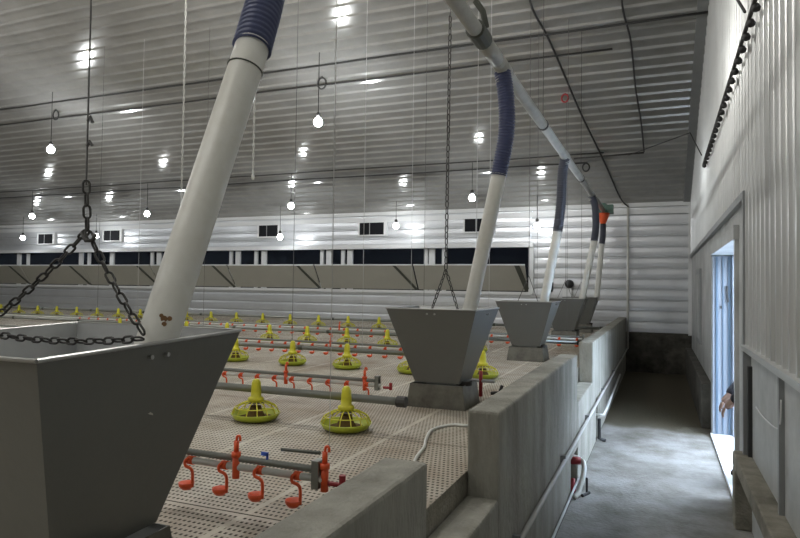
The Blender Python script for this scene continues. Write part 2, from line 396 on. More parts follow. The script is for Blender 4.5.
# ================================================================ HOPPERS
HX = -1.34; HZ = 1.462
HY = (1.11, 4.05, 6.99, 9.93, 12.0)
def frustum(bm, s0x, s0y, z0, s1x, s1y, z1, t=0.004):
    def ring(sx, sy, z): return [bm.verts.new((a*sx/2, b_*sy/2, z)) for a, b_ in ((-1,-1),(1,-1),(1,1),(-1,1))]
    o0 = ring(s0x, s0y, z0); o1 = ring(s1x, s1y, z1); i0 = ring(s0x-2*t, s0y-2*t, z0); i1 = ring(s1x-2*t, s1y-2*t, z1)
    for k in range(4):
        j = (k+1) % 4
        bm.faces.new((o0[k], o0[j], o1[j], o1[k])); bm.faces.new((i0[j], i0[k], i1[k], i1[j])).material_index = 1
        bm.faces.new((o1[k], o1[j], i1[j], i1[k])); bm.faces.new((o0[j], o0[k], i0[k], i0[j]))
def make_hopper(y, label):
    t = thing('feed_hopper', label, 'hopper', (HX, y, PZ), 0, 'feed hoppers along the low wall')
    N_ = 0.16
    bm = B(); frustum(bm, 0.30, 0.30, N_, 0.60, 0.60, HZ-PZ); link_mesh('hopper_funnel', bm, ['hopper', 'inner'], t)
    bm = B(); frustum(bm, 0.40, 0.36, 0.0, 0.36, 0.33, N_-0.01); 
    box(bm, -0.19, 0.19, -0.17, 0.17, 0.0, 0.02); link_mesh('hopper_base', bm, ['hopperbase', 'inner'], t)
    bm = B()
    for sx, sy, ex, ey in ((-1,-1,1,-1),(1,-1,1,1),(1,1,-1,1),(-1,1,-1,-1)):
        tube(bm, [(sx*0.3, sy*0.3, HZ-PZ), (ex*0.3, ey*0.3, HZ-PZ)], 0.0045, 6)
    link_mesh('rim', bm, 'rim', t)
    for dx in (-0.02, 0.03):
        bm = B(); tube(bm, [(dx, -0.302, HZ-PZ-0.03), (dx, -0.285, HZ-PZ-0.03)], 0.006, 8); link_mesh('bolt', bm, 'cable' if y > 3 else 'rim', t)
        bm = B(); tube(bm, [(0.302, dx, HZ-PZ-0.03), (0.285, dx, HZ-PZ-0.03)], 0.005, 8); link_mesh('bolt', bm, 'rim', t)
    bm = B(); lathe(bm, [(0.0, 0.0), (0.055, 0.0), (0.055, 0.03), (0.0, 0.03)], 16, (0.155, -0.05, N_-0.015)); link_mesh('outlet_collar', bm, 'darkmetal', t)
    return t
lab = ['nearest big grey steel feed hopper, hung from a forked chain beside the low wall',
       'second grey steel feed hopper, standing alone on the slats before the second wall section',
       'third grey steel feed hopper, its left side uncovered, by the second wall section',
       'fourth grey steel feed hopper, squeezed between the third and the one at the pipe end',
       'farthest small grey feed hopper, under the orange end motor of the overhead pipe']
hop = make_hopper(HY[0], lab[0])
for y, l in zip(HY[1:], lab[1:]): dup(hop, (HX, y, PZ), l)
hop.rotation_euler = (math.radians(2.0), 0, 0); hop.location = (HX, HY[0]+0.02, PZ+0.006)

# main overhead auger pipe
MX, MZ = -0.96, 3.05
t = thing('auger_pipe', 'long white overhead feed pipe running above all the hoppers to the end wall', 'pipe', (MX, 4, MZ))
bm = B(); tube(bm, [(0, -6, 0), (0, 8.0, 0)], 0.042, 16); link_mesh('pipe', bm, 'mainpipe', t, True)
bm = B(); tube(bm, [(0, -0.42, 0), (0, -0.12, 0)], 0.048, 16); link_mesh('pipe_sleeve', bm, 'mainpipe', t, True)
bm = B(); tube(bm, [(0, -0.62, -0.0), (0, -0.44, 0.0)], 0.056, 14); tube(bm, [(0.05, -0.56, 0.02), (0.04, -0.6, 0.1), (0.0, -0.62, 0.16)], 0.018, 8)
link_mesh('pipe_bracket', bm, 'zip', t)
for y in HY[:4]:
    bm = B(); tube(bm, [(0, y-4, 0.0), (0, y-4, -0.10)], 0.045, 14); tube(bm, [(0, y-4-0.09, 0), (0, y-4+0.09, 0)], 0.05, 14); link_mesh('outlet', bm, 'mainpipe', t, True)
for y in (5.6, 8.5):
    bm = B(); tube(bm, [(0, y-4-0.015, 0), (0, y-4+0.015, 0)], 0.05, 14); tube(bm, [(0, y-4, 0.04), (0, y-4, roof(y)-MZ-0.03)], 0.003, 5); link_mesh('hanger', bm, 'darkmetal', t)
# end motor
t = thing('auger_motor', 'green and orange drive motor on the far end of the overhead pipe', 'motor', (MX, 12.0, MZ))
bm = B(); tube(bm, [(0, -0.02, 0.03), (0, 0.26, 0.03)], 0.10, 16); box(bm, 0.06, 0.17, 0.0, 0.2, -0.06, 0.10); link_mesh('motor_body', bm, 'green', t, False)
bm = B(); lathe(bm, [(0.045, -0.26), (0.05, -0.24), (0.11, -0.10), (0.115, -0.06), (0.0, -0.06)], 18); link_mesh('motor_funnel', bm, 'orange', t, True)
bm = B(); lathe(bm, [(0.0, -0.34), (0.05, -0.34), (0.05, -0.25), (0.0, -0.25)], 14); link_mesh('coupling', bm, 'cable', t, True)

# drop pipes
drops = [
  ((-1.14, 1.14, 1.30), (-1.085, 1.50, 2.295), [(-1.098, 1.58, 2.485), (-1.10, 1.60, 2.65), (-1.02, 1.40, 2.90), (MX, 1.11, MZ-0.03)], 'white drop pipe with ribbed blue hose top, leaning out of the nearest hopper'),
  ((-1.19, 4.05, 1.34), (-0.975, 4.05, 2.355), [(-0.93, 4.05, 2.62), (-0.935, 4.05, 2.85), (MX, 4.05, MZ-0.03)], 'white drop pipe with dark blue hose, standing in the second hopper'),
  ((-1.18, 6.99, 1.40), (-1.03, 6.99, 2.24), [(-1.0, 6.99, 2.5), (-0.985, 6.99, 2.85), (MX, 6.99, MZ-0.03)], 'white drop pipe with dark hose, standing in the third hopper'),
  ((-1.11, 9.93, 1.38), (-0.92, 9.93, 2.35), [(-0.90, 9.93, 2.55), (-0.91, 9.93, 2.85), (MX, 9.93, MZ-0.03)], 'thin white drop pipe with bowed dark hose, into the fourth hopper'),
  ((-1.07, 12.0, 1.40), (-0.98, 12.0, 2.45), [(-0.965, 12.0, 2.55), (-0.96, 12.0, 2.65), (-0.96, 12.0, 2.78)], 'thin straight white drop pipe below the orange end motor'),
]
for i, (a, b_, hs, l) in enumerate(drops):
    a, b_ = Vector(a), Vector(b_)
    t = thing('drop_pipe', l, 'pipe', a, 0, 'drop pipes from the overhead pipe to the hoppers')
    d = b_-a
    bm = B(); n = 14
    tube(bm, [d*k/n for k in range(n+1)], 0.048, 24); link_mesh('pipe', bm, 'pvc', t, True)
    pts = smoothpath([d*0.985]+[Vector(p)-a for p in hs], 40 if i == 0 else 14)
    # resample for ribs
    L = [0]
    for p, q in zip(pts, pts[1:]): L.append(L[-1]+(q-p).length)
    pitch = 0.0185; step = pitch/4; m = int(L[-1]/step); rp = []; rr = []; j = 0
    for k in range(m+1):
        s = k*step
        while j < len(L)-2 and L[j+1] < s: j += 1
        f = (s-L[j])/max(1e-6, L[j+1]-L[j]); rp.append(pts[j].lerp(pts[j+1], min(1, f)))
        rr.append(0.052+0.0045*math.cos(k*math.pi/2))
    bm = B(); tube(bm, rp, rr, 24 if i == 0 else 14); link_mesh('flexible_hose', bm, 'hose' if i < 2 else 'hose2', t, True)
    if i == 0:
        c = d*0.915; ax = d.normalized(); n1 = ax.cross(Vector((0, 0, 1))).normalized(); n2 = ax.cross(n1)
        bm = B(); tube(bm, [c+n1*0.0495*math.cos(q*math.pi/12)+n2*0.0495*math.sin(q*math.pi/12) for q in range(25)], 0.0022, 6)
        n3 = (Vector((0, 0, CAMZ))-(a+c)).normalized()
        tube(bm, [c+n3*0.05, c+n3*0.052-ax*0.03], 0.0025, 6); link_mesh('wire_tie', bm, 'zip', t)
        c = d*0.215; n3 = (Vector((0, 0, CAMZ))-(a+c)).normalized(); sd = ax.cross(n3).normalized()
        bm = B()
        for dx, dz, r_ in ((0.0, 0, .008), (0.012, 0.004, .006), (-0.008, 0.006, .005), (0.004, -0.012, .006)):
            p = c+n3*0.0462+sd*dx+ax*dz
            tube(bm, [p, p+n3*0.003], r_, 9)
        link_mesh('rust_stain', bm, 'rust', t)

# ================================================================ CHAINS
def link_bm(L=0.037, W=0.021, r=0.0029):
    bm = B(); pts = []; R_ = W/2-r; h = L/2-r-R_
    for k in range(7): a = math.pi*k/6; pts.append((R_*math.cos(a), 0, h+R_*math.sin(a)))
    for k in range(7): a = math.pi+math.pi*k/6; pts.append((R_*math.cos(a), 0, -h+R_*math.sin(a)))
    tube(bm, pts, r, 6, closed=True); return bm
proto_link = None
def lay_chain(root, pts, pitch, scale=1.0):
    """links laid nose to tail on a path, as parts of root"""
    global proto_link
    pts = [Vector(p) for p in pts]; L = [0]
    for p, q in zip(pts, pts[1:]): L.append(L[-1]+(q-p).length)
    n = max(1, round(L[-1]/pitch)); j = 0
    for k in range(n):
        s = (k+0.5)*L[-1]/n
        while j < len(L)-2 and L[j+1] < s: j += 1
        f = (s-L[j])/(L[j+1]-L[j]); p = pts[j].lerp(pts[j+1], f); t = (pts[j+1]-pts[j]).normalized()
        if proto_link is None:
            o = link_mesh('chain_link', link_bm(), 'darkmetal', None, True); proto_link = o
        else:
            o = proto_link.copy(); C.objects.link(o)
        o.parent = root; o.location = p
        q = t.to_track_quat('Z', 'Y')
        o.rotation_mode = 'QUATERNION'
        from mathutils import Quaternion
        o.rotation_quaternion = q @ Quaternion((0, 0, 1), (math.pi/2 if k % 2 else 0)+0.5+random.uniform(-.2, .2))
        o.scale = (scale, scale, scale)
def sag(a, b_, d, n=10):
    a, b_ = Vector(a), Vector(b_)
    return [a.lerp(b_, k/n)+Vector((0, 0, -d*4*(k/n)*(1-k/n))) for k in range(n+1)]
def roofz(y): return roof(y)-0.03
Y1 = 1.11
t = thing('hanging_chain', 'forked dark iron chain on a long wire carrying the nearest hopper', 'chain', (0, 0, 0), 0, 'hopper chains')
F1 = Vector((-1.27, Y1, 1.725))
bm = B(); tube(bm, [(-1.285, Y1, roofz(Y1)), (-1.278, Y1, 1.835)], 0.0022, 6); tube(bm, [(-1.279, Y1, 1.93), (-1.27, Y1, 1.94), (-1.262, Y1, 1.93)], 0.004, 6); tube(bm, [(-1.279, Y1, 1.99), (-1.27, Y1, 2.0), (-1.262, Y1, 1.985)], 0.004, 6); link_mesh('wire', bm, 'darkcord', t)
lay_chain(t, [(-1.278, Y1, 1.845), F1], 0.029)
lay_chain(t, sag(F1, (-1.085, Y1, 1.485), 0.012), 0.029)
lay_chain(t, sag(F1, (-1.60, Y1, 1.50), 0.012), 0.029)
lay_chain(t, sag((-1.09, Y1, 1.475), (-1.59, Y1, 1.465), 0.012), 0.029)
bm = B(); tube(bm, [(-1.278, Y1-.008, 1.72), (-1.262, Y1-.01, 1.70), (-1.24, Y1-.01, 1.70), (-1.232, Y1-.01, 1.715)], 0.005, 8); link_mesh('hook', bm, 'darkmetal', t, True)
t = thing('hanging_chain', 'dark iron chain forked above the second hopper', 'chain', (0, 0, 0), 0, 'hopper chains')
y = HY[1]
bm = B(); tube(bm, [(-1.32, y, roofz(y)), (-1.325, y, 3.45)], 0.003, 5); link_mesh('wire', bm, 'darkcord', t)
lay_chain(t, [(-1.325, y, 3.45), (-1.335, y, 1.72)], 0.042, 1.35)
lay_chain(t, [(-1.335, y, 1.72), (-1.44, y, 1.43)], 0.036, 1.2); lay_chain(t, [(-1.335, y, 1.72), (-1.24, y, 1.43)], 0.036, 1.2)
bm = B(); tube(bm, [(-1.64, y, 1.43), (-1.04, y, 1.43)], 0.006, 6); link_mesh('cross_bar', bm, 'darkmetal', t)
for k, y in enumerate(HY[2:]):
    t = thing('hanging_wire', ['thin dark forked wire above the third hopper', 'thin dark forked wire above the fourth hopper', 'thin dark forked wire above the farthest hopper'][k], 'wire', (HX, y, HZ), 0, 'hopper wires')
    bm = B(); tube(bm, [(0, 0, roofz(y)-HZ), (0, 0, 0.28)], 0.003, 5); tube(bm, [(0, 0, 0.28), (-0.12, 0, 0)], 0.004, 5); tube(bm, [(0, 0, 0.28), (0.10, 0, 0)], 0.004, 5); link_mesh('wire', bm, 'darkcord', t)
    bm = B(); tube(bm, [(-0.3, 0, -0.01), (0.3, 0, -0.01)], 0.006, 6); link_mesh('cross_bar', bm, 'darkmetal', t)

# ================================================================ FEEDER LINES AND PANS
def make_pan(label, loc):
    t = thing('feeder_pan', label, 'feeder', loc, 0, 'yellow feeder pans')
    bm = B(); lathe(bm, [(0, 0.0), (0.085, 0.0), (0.118, 0.012), (0.135, 0.035), (0.138, 0.037), (0.140, 0.034), (0.122, 0.005), (0.09, -0.008), (0, -0.008)], 28)
    link_mesh('pan_dish', bm, 'lime', t, True)
    bm = B(); lathe(bm, [(0, 0.012), (0.095, 0.012), (0.10, 0.008), (0, 0.008)], 20); 
    lathe(bm, [(0.055, 0.012), (0.035, 0.055), (0.03, 0.075), (0, 0.075)], 16); link_mesh('feed', bm, 'feed', t)
    bm = B()
    for k in range(14):
        a = 2*math.pi*k/14; c, s = math.cos(a), math.sin(a)
        tube(bm, [(0.134*c, 0.134*s, 0.036), (0.118*c, 0.118*s, 0.068), (0.075*c, 0.075*s, 0.092), (0.035*c, 0.035*s, 0.102)], 0.0035, 5)
    for r_, z_ in ((0.118, 0.068),):
        tube(bm, [(r_*math.cos(q*math.pi/14), r_*math.sin(q*math.pi/14), z_) for q in range(29)], 0.003, 5)
    link_mesh('grill', bm, 'yellow', t)
    bm = B(); lathe(bm, [(0, 0.096), (0.044, 0.096), (0.046, 0.118), (0.040, 0.124), (0.030, 0.128), (0.029, 0.16), (0.026, 0.205), (0.019, 0.222), (0.012, 0.228), (0, 0.229)], 18)
    link_mesh('cone', bm, 'yellow', t, True)
    bm = B(); lathe(bm, [(0.0, 0.094), (0.057, 0.094), (0.059, 0.097), (0.0, 0.099)], 20); link_mesh('collar', bm, 'zip', t)
    return t
panz = PZ+0.009
rows = [
 (3.08, [-2.16, -1.575], 'nearest', 2),
 (5.36, [-4.02, -3.34, -2.74, -2.08, -1.42], 'second', 5),
 (7.42, [-7.75, -7.1, -6.45, -5.72, -5.0, -4.40, -3.80, -3.22, -2.05], 'third', 9),
 (10.35, [-15.2+0.62*k for k in range(20)], 'farthest', 20),
]
ordw = ['first','second','third','fourth','fifth','sixth','seventh','eighth','ninth','tenth','eleventh','twelfth','thirteenth','fourteenth','fifteenth','sixteenth','seventeenth','eighteenth','nineteenth','twentieth','twenty-first','twenty-second']
pan0 = None
def plabel(rn, i, n):
    if rn == 'nearest': return ['large yellow feeder pan, left one of the two nearest, right of the big hopper', 'large yellow feeder pan, right one of the two nearest, left of the second hopper'][i]
    if i == n-1 and rn == 'second': return 'yellow feeder pan half hidden at the right side of the second hopper'
    if i == n-1 and rn == 'third': return 'small yellow feeder pan seen between the second and third hoppers'
    return 'yellow feeder pan in the %s row back, %s from the left' % (rn, ordw[i])
for y, xs, rn, n in rows:
    for i, x in enumerate(xs):
        l = plabel(rn, i, len(xs))
        if pan0 is None: pan0 = make_pan(l, (x, y, panz))
        else: dup(pan0, (x, y, panz), l)
FP = PZ+0.172     # feed tube height
for y, xe, nm in ((3.08, -1.27, 'nearest'), (5.36, -1.55, 'second'), (7.42, -0.85, 'third'), (10.35, -0.85, 'farthest')):
    t = thing('feed_tube', 'long grey feed tube through the %s row of yellow pans' % nm, 'pipe', (xe, y, FP), 0, 'feed tubes')
    bm = B(); tube(bm, [(XF-xe+0.3, 0.035, 0), (0, 0.035, 0)], 0.022, 12); link_mesh('tube', bm, 'pipegrey', t, True)
    bm = B(); tube(bm, [(-0.02, 0.035, 0), (0.03, 0.035, 0)], 0.03, 12); link_mesh('end_cap', bm, 'darkmetal', t)
    cp = None
    for k in range(1, 9):
        if cp is None:
            bm = B(); tube(bm, [(-0.025, 0.035, 0), (0.025, 0.035, 0)], 0.026, 10); cp = o = link_mesh('coupling', bm, 'zip', t)
        else:
            o = cp.copy(); C.objects.link(o); o.parent = t
        o.location = (-k*1.52-0.2, 0, 0)

# ================================================================ DRINKING LINES
def cup_bm():
    bm = B()
    # saddle on pipe, curved arm and small cup, all one orange moulding; origin at pipe axis
    tube(bm, [(-0.012, 0, 0.0), (0.012, 0, 0.0)], 0.0155, 10)
    tube(bm, smoothpath([(0, -0.012, 0.012), (-0.012, -0.018, 0.0), (-0.010, -0.018, -0.016), (0.010, -0.016, -0.024), (0.018, -0.014, -0.040), (0.018, -0.014, -0.088)], 5), 0.0055, 6)
    return bm
def cup2_bm():
    bm = B(); lathe(bm, [(0, -0.098), (0.016, -0.098), (0.026, -0.086), (0.028, -0.074), (0.025, -0.074), (0.016, -0.088), (0, -0.09)], 14, (-0.006, -0.016, 0)); return bm
def reg_bm():
    bm = B(); tube(bm, [(0, 0, -0.05), (0, 0, 0.035)], 0.017, 10); tube(bm, [(0, 0, 0.035), (0, 0, 0.055)], 0.022, 10)
    tube(bm, [(0, 0, 0.055), (0, 0, 0.10)], 0.012, 8); tube(bm, smoothpath([(0, 0, 0.10), (0.004, 0, 0.118), (0.018, 0, 0.118), (0.02, 0, 0.10)], 4), 0.006, 6)
    return bm
WP = PZ+0.152
arm0 = None
lines = [(1.82, -0.99, 0.147, 9, [-0.015, -0.36], 'nearest'), (3.68, -1.62, 0.138, 12, [-0.13, -0.72], 'second'),
         (5.92, -1.62, 0.17, 20, [-1.6], 'third'), (8.25, -0.85, 0.22, 40, [-3.5], 'fourth')]
for y, xe, sp_, n, regs, nm in lines:
    t = thing('drinking_line', 'white and grey water pipe with orange drinker cups, %s row from the front' % nm, 'drinking line', (xe, y, WP), 0, 'drinking lines')
    bm = B(); tube(bm, [(XF-xe+0.3, 0, 0), (-0.02, 0, 0)], 0.0125, 10); link_mesh('water_pipe', bm, 'water', t, True)
    bm = B(); tube(bm, [(XF-xe+0.3, 0.004, 0.028), (-0.03, 0.004, 0.028)], 0.0115, 10); link_mesh('support_tube', bm, 'pipegrey', t, True)
    bm = B(); box(bm, -0.055, -0.03, -0.018, 0.022, -0.03, 0.06); link_mesh('end_bracket', bm, 'pipegrey', t)
    bm = B(); tube(bm, [(0, 0, -0.01), (0.05, 0, -0.01)], 0.008, 8); tube(bm, [(0.05, 0, -0.022), (0.05, 0, 0.022)], 0.011, 8); link_mesh('end_plug', bm, 'red', t)
    for k in range(n):
        x = -0.115-k*sp_
        if arm0 is None:
            a = link_mesh('drinker', cup_bm(), 'orange', t, True); a.location = (x, 0, 0)
            c = link_mesh('cup', cup2_bm(), 'orange', a, True); arm0 = a
        else:
            a = arm0.copy(); C.objects.link(a); a.parent = t; a.location = (x, 0, 0)
            c = arm0.children[0].copy(); C.objects.link(c); c.parent = a
    for x in regs:
        r = link_mesh('regulator', reg_bm(), 'orange', t, True); r.scale = (.75, .75, .85); r.location = (x, -0.004 if x < -.1 else 0, 0.005)
    if nm == 'nearest':
        bm = B(); box(bm, -0.262, -0.235, 0.0, 0.006, 0.05, 0.062); box(bm, -0.241, -0.235, 0.0, 0.006, 0.03, 0.055); link_mesh('tag_clip', bm, 'bluetape', t)
        bm = B(); tube(bm, [(-0.2, 0.03, 0.07), (-0.05, 0.03, 0.075)], 0.006, 6); link_mesh('level_tube', bm, 'zip', t)

# ================================================================ CORDS, ROPES, CABLES
cords = [(138, 7.42, 1.0, 'cord', 'white cord hanging between the big hopper chain and the twisted rope'),
         (98, 7.42, 1.0, 'darkcord', 'thin dark cord just right of the big hopper chain'),
         (332, 1.82, 1.08, 'cord', 'white cord ending at the orange regulator of the nearest drinking line'),
         (293, 5.36, 1.05, 'darkcord', 'thin dark cord above the second row of pans'),
         (363, 5.36, 1.02, 'cord', 'pale cord between the two central lamps and the second hopper'),
         (411, 7.42, 1.0, 'cord', 'faint pale cord behind the second hopper, left of its chain'),
         (424, 7.42, 1.0, 'darkcord', 'faint dark cord behind the second hopper, nearest its chain'),
         (489, 5.92, 1.0, 'cord', 'pale cord left of the second drop pipe hose'),
         (476, 5.36, 1.0, 'cord', 'white cord between the second hopper chain and its drop pipe'),
         (204, 7.42, 1.0, 'darkcord', 'faint dark cord behind the nearest drop pipe'),
         (537, 8.25, 1.0, 'darkcord', 'dark cord left of the third drop pipe hose'),
         (567, 8.25, 1.0, 'darkcord', 'dark cord right of the third drop pipe hose')]
for px, y, z, m, l in cords:
    x = ray_at(px, 290, y=y).x
    bm = B(); tube(bm, [(0, 0, 0), (0, 0, roofz(y)-z)], 0.0027 if y > 3 else 0.0014, 5)
    o = link_mesh('suspension_cord', bm, m); o.location = (x, y, z); tag(o, l, 'cord', 'suspension cords')
def rope(px, py, y, l):
    p = ray_at(px, py, y=y); H = roofz(y)-p.z; bm = B(); n = int(H/0.025)
    for ph in (0, math.pi):
        tube(bm, [(0.0065*math.cos(k*0.9+ph), 0.0065*math.sin(k*0.9+ph), H*k/n) for k in range(n+1)], 0.0042, 5)
    lathe(bm, [(0, -0.05), (0.016, -0.04), (0.014, 0.0), (0, 0.02)], 8)
    o = link_mesh('twisted_rope', bm, 'rope', None, True); o.location = p; tag(o, l, 'rope', 'twisted ropes')
rope(181, 214, 5.0, 'long white twisted rope hanging left of the nearest drop pipe')
rope(253, 175, 5.0, 'shorter white twisted rope hanging right of the nearest drop pipe')

def roofline(y, x0, x1, d=0.035, seg=24, wob=0.012):
    return [(x0+(x1-x0)*k/seg, y, roof(y)-d-random.uniform(0, wob)) for k in range(seg+1)]
cable('power_cable', 'upper dark cable strung across the ceiling above the central lamp', roofline(8.45, -20, XR), 0.016, 'cable')
cable('power_cable', 'lower dark cable strung across the ceiling above the central lamp', roofline(8.87, -20, -0.6), 0.014, 'cable')
cable('power_cable', 'thin dark cable across the far ceiling, upper of the pair', roofline(11.35, -20, -0.9), 0.012, 'cable')
cable('power_cable', 'thin dark cable across the far ceiling, lower of the pair', roofline(11.62, -20, -1.2), 0.012, 'cable')
pts = [on_roof(528, -14), on_roof(533, 8), on_roof(551, 42), on_roof(580, 110), on_roof(604, 160), on_roof(620, 196)]+[Vector((-0.58, EY-0.12, 3.24))]
cable('ceiling_cable', 'dark cable sagging down the ceiling to the top of the white conduit', smoothpath(pts, 5), 0.014, 'cable')
pts = [on_roof(621, -14), on_roof(623, 8), on_roof(630, 35), on_roof(633, 60), on_roof(636, 90), on_roof(641, 120), on_roof(644, 150)]
cable('ceiling_cable', 'short dark cable with tape down the ceiling near the side wall', smoothpath(pts, 5), 0.013, 'cable')
a, b_ = on_roof(644, 151), on_roof(574, 157)
cable('ceiling_rod', 'thin dark rod across the ceiling below the short cable', [a, b_], 0.014, 'darkmetal', 'rod')
def ring(px, py, l, m='cable', rad=0.075, d=0.12, lift=True):
    p = on_roof(px, py, d); bm = B()
    tube(bm, [(rad*math.cos(q*math.pi/8), 0, rad*1.2*math.sin(q*math.pi/8)) for q in range(17)], 0.014, 6)
    tube(bm, [(0, 0, rad*1.2), (0, 0, d)], 0.008, 5)
    o = link_mesh('cable_loop', bm, m, None, True); o.location = p; tag(o, l, 'cable loop', 'loops on the ceiling')
ring(56, 109, 'coiled dark cable loop above the left large lamp')
ring(322, 76, 'coiled dark cable loop above the central lamp')
ring(586, 163, 'dark round ring beneath the thin ceiling rod', rad=0.06, d=0.08)
ring(565, 93, 'small dark red hook on the ceiling near the overhead pipe', 'red', 0.05, 0.08)
# conduit on end wall
t = thing('conduit', 'vertical white conduit on the far wall beside the end of the low wall', 'pipe', (-0.585, EY-0.10, 0.45))
bm = B(); tube(bm, [(0, 0, 0), (0, 0, 2.78)], 0.022, 10); link_mesh('pipe', bm, 'pvc', t, True)
bm = B(); tube(bm, smoothpath([(0, 0, 2.78), (-0.02, 0, 2.84), (-0.12, -0.02, 2.86)], 5), 0.024, 10); link_mesh('elbow', bm, 'pvc', t, True)
# pipes along the low wall on the aisle side
t = thing('wall_pipe', 'white pipe running the length of the low wall at knee height', 'pipe', (XL+0.03, 0, 0.455))
bm = B(); tube(bm, [(0, -1, 0), (0, 4.9, -0.01), (0, EY-0.1, 0)], 0.013, 10); link_mesh('pipe', bm, 'conduitgrey', t, True)
bm = B()
for y in (2.9, 4.4, 5.9, 7.6, 9.4, 11.2): box(bm, -0.03, 0.005, y-0.012, y+0.012, -0.022, 0.022)
link_mesh('clip', bm, 'grey', t)
t = thing('wall_pipe', 'thin grey lower pipe at the foot of the low wall in the aisle', 'pipe', (XL+0.025, 0, 0.10))
bm = B(); tube(bm, [(0, -1, 0), (0, 5.2, 0)], 0.009, 8); link_mesh('pipe', bm, 'flat', t, True)
t = thing('wall_pipe', 'short pale pipe past the second low opening in the wall', 'pipe', (XL+0.03, 7.2, 0.29))
bm = B(); tube(bm, [(-0.03, -0.25, 0), (0.05, -0.25, 0), (0.05, 0.1, 0), (0.02, 3.2, 0)], 0.014, 8); link_mesh('pipe', bm, 'water', t, True)
# fittings in the low openings
t = thing('pipe_valve', 'red and white valve fitting at the low opening in the concrete wall', 'valve', (XL+0.02, 5.2, 0))
bm = B(); tube(bm, smoothpath([(-0.12, 0.05, 0.26), (0.0, 0.05, 0.25), (0.05, 0.0, 0.2), (0.03, -0.15, 0.06), (0.0, -0.22, 0.02)], 5), 0.02, 10); link_mesh('elbow_pipe', bm, 'water', t, True)
bm = B(); tube(bm, [(-0.02, -0.15, 0.0), (-0.02, -0.13, 0.14)], [0.035, 0.015], 10); tube(bm, [(-0.06, 0.0, 0.24), (0.02, 0.02, 0.24)], 0.03, 10); link_mesh('valve_body', bm, 'red', t, True)
bm = B(); tube(bm, [(0.07, 0.0, 0.0), (0.07, 0.0, 0.12)], 0.008, 8); tube(bm, [(0.05, -0.12, 0.012), (0.09, -0.02, 0.012)], 0.012, 8); link_mesh('lever', bm, 'cable', t)
t = thing('rubber_boot_scraper', 'small dark bent bar standing at the second low opening', 'scraper', (XL+0.03, 7.0, 0))
bm = B(); tube(bm, [(0, 0, 0.24), (0.0, 0.02, 0.03), (0.06, 0.04, 0.01)], 0.018, 8); link_mesh('bar', bm, 'cable', t)
t = thing('pipe_end', 'short red and grey pipe end peeping out right of the second hopper base', 'pipe', (-1.30, 4.40, PZ+0.12))
bm = B(); tube(bm, [(0, 0, 0), (0.22, 0, 0)], 0.012, 8); link_mesh('pipe', bm, 'conduitgrey', t, True)
bm = B(); tube(bm, [(0.12, 0, -0.11), (0.12, 0, 0.07)], 0.014, 8); link_mesh('upright', bm, 'red', t, True)
bm = B(); tube(bm, [(0.20, -0.02, -0.08), (0.26, -0.02, -0.07), (0.28, -0.02, -0.02)], 0.012, 8); link_mesh('plug', bm, 'cable', t, True)
# white hose on the slats
P = [(-0.80, 4.30), (-0.86, 3.8), (-0.97, 3.46), (-1.08, 3.42), (-1.14, 3.26), (-1.10, 3.05), (-1.05, 2.88), (-1.02, 2.70), (-0.95, 2.45), (-0.86, 2.2)]
cable('water_hose', 'thin white hose curling over the slats beside the second wall section', smoothpath([(x, y, PZ+0.009) for x, y in P], 6), 0.008, 'water', 'hose')

# ================================================================ WALL DETAILS
# inlet flaps
for k in range(8):
    xr = -2.56-2.48*k; xl = xr-2.44; Wd = xr-xl
    lab_ = ['tan air inlet flap tilted out, last before the far corner, its curved side showing'][0] if k == 0 else 'tan air inlet flap tilted out below the dark openings, %s from the right' % ordw[k]
    t = thing('inlet_flap', lab_, 'flap', (xr, EY-0.05, 1.55), 0, 'tilted inlet flaps on the far wall')
    yo, zo = -0.36, 0.53
    bm = B(); V = [bm.verts.new(p) for p in ((-Wd, 0, 0), (0, 0, 0), (0, yo, zo), (-Wd, yo, zo), (-Wd, 0.025, 0.015), (0, 0.025, 0.015), (0, yo+0.025, zo+0.015), (-Wd, yo+0.025, zo+0.015))]
    for f in ((0,1,2,3),(7,6,5,4),(0,4,5,1),(1,5,6,2),(2,6,7,3),(3,7,4,0)): bm.faces.new([V[i] for i in f])
    link_mesh('panel', bm, 'tan', t)
    bm = B(); box(bm, -Wd, 0, yo-0.012, yo+0.02, zo-0.005, zo+0.022); link_mesh('top_edge', bm, 'white', t)
    bm = B()
    n_ = Vector((0, -zo, yo)).normalized()*0.02; n_ = Vector((0, -abs(n_.y), n_.z))
    x0 = -0.42 if k else -0.16
    p0 = Vector((x0, yo, zo)); p1 = Vector((0.0, 0, 0)); wv = Vector((0.065 if k else 0.10, 0, 0))
    V = [bm.verts.new(p) for p in (p0-wv*.5, p0+wv*.5, p1+wv*.5, p1-wv*.5)]
    V += [bm.verts.new(v.co+n_) for v in V]
    for f in ((0,3,2,1),(4,5,6,7),(0,1,5,4),(1,2,6,5),(2,3,7,6),(3,0,4,7)): bm.faces.new([V[i] for i in f])
    link_mesh('brace', bm, 'zip', t)
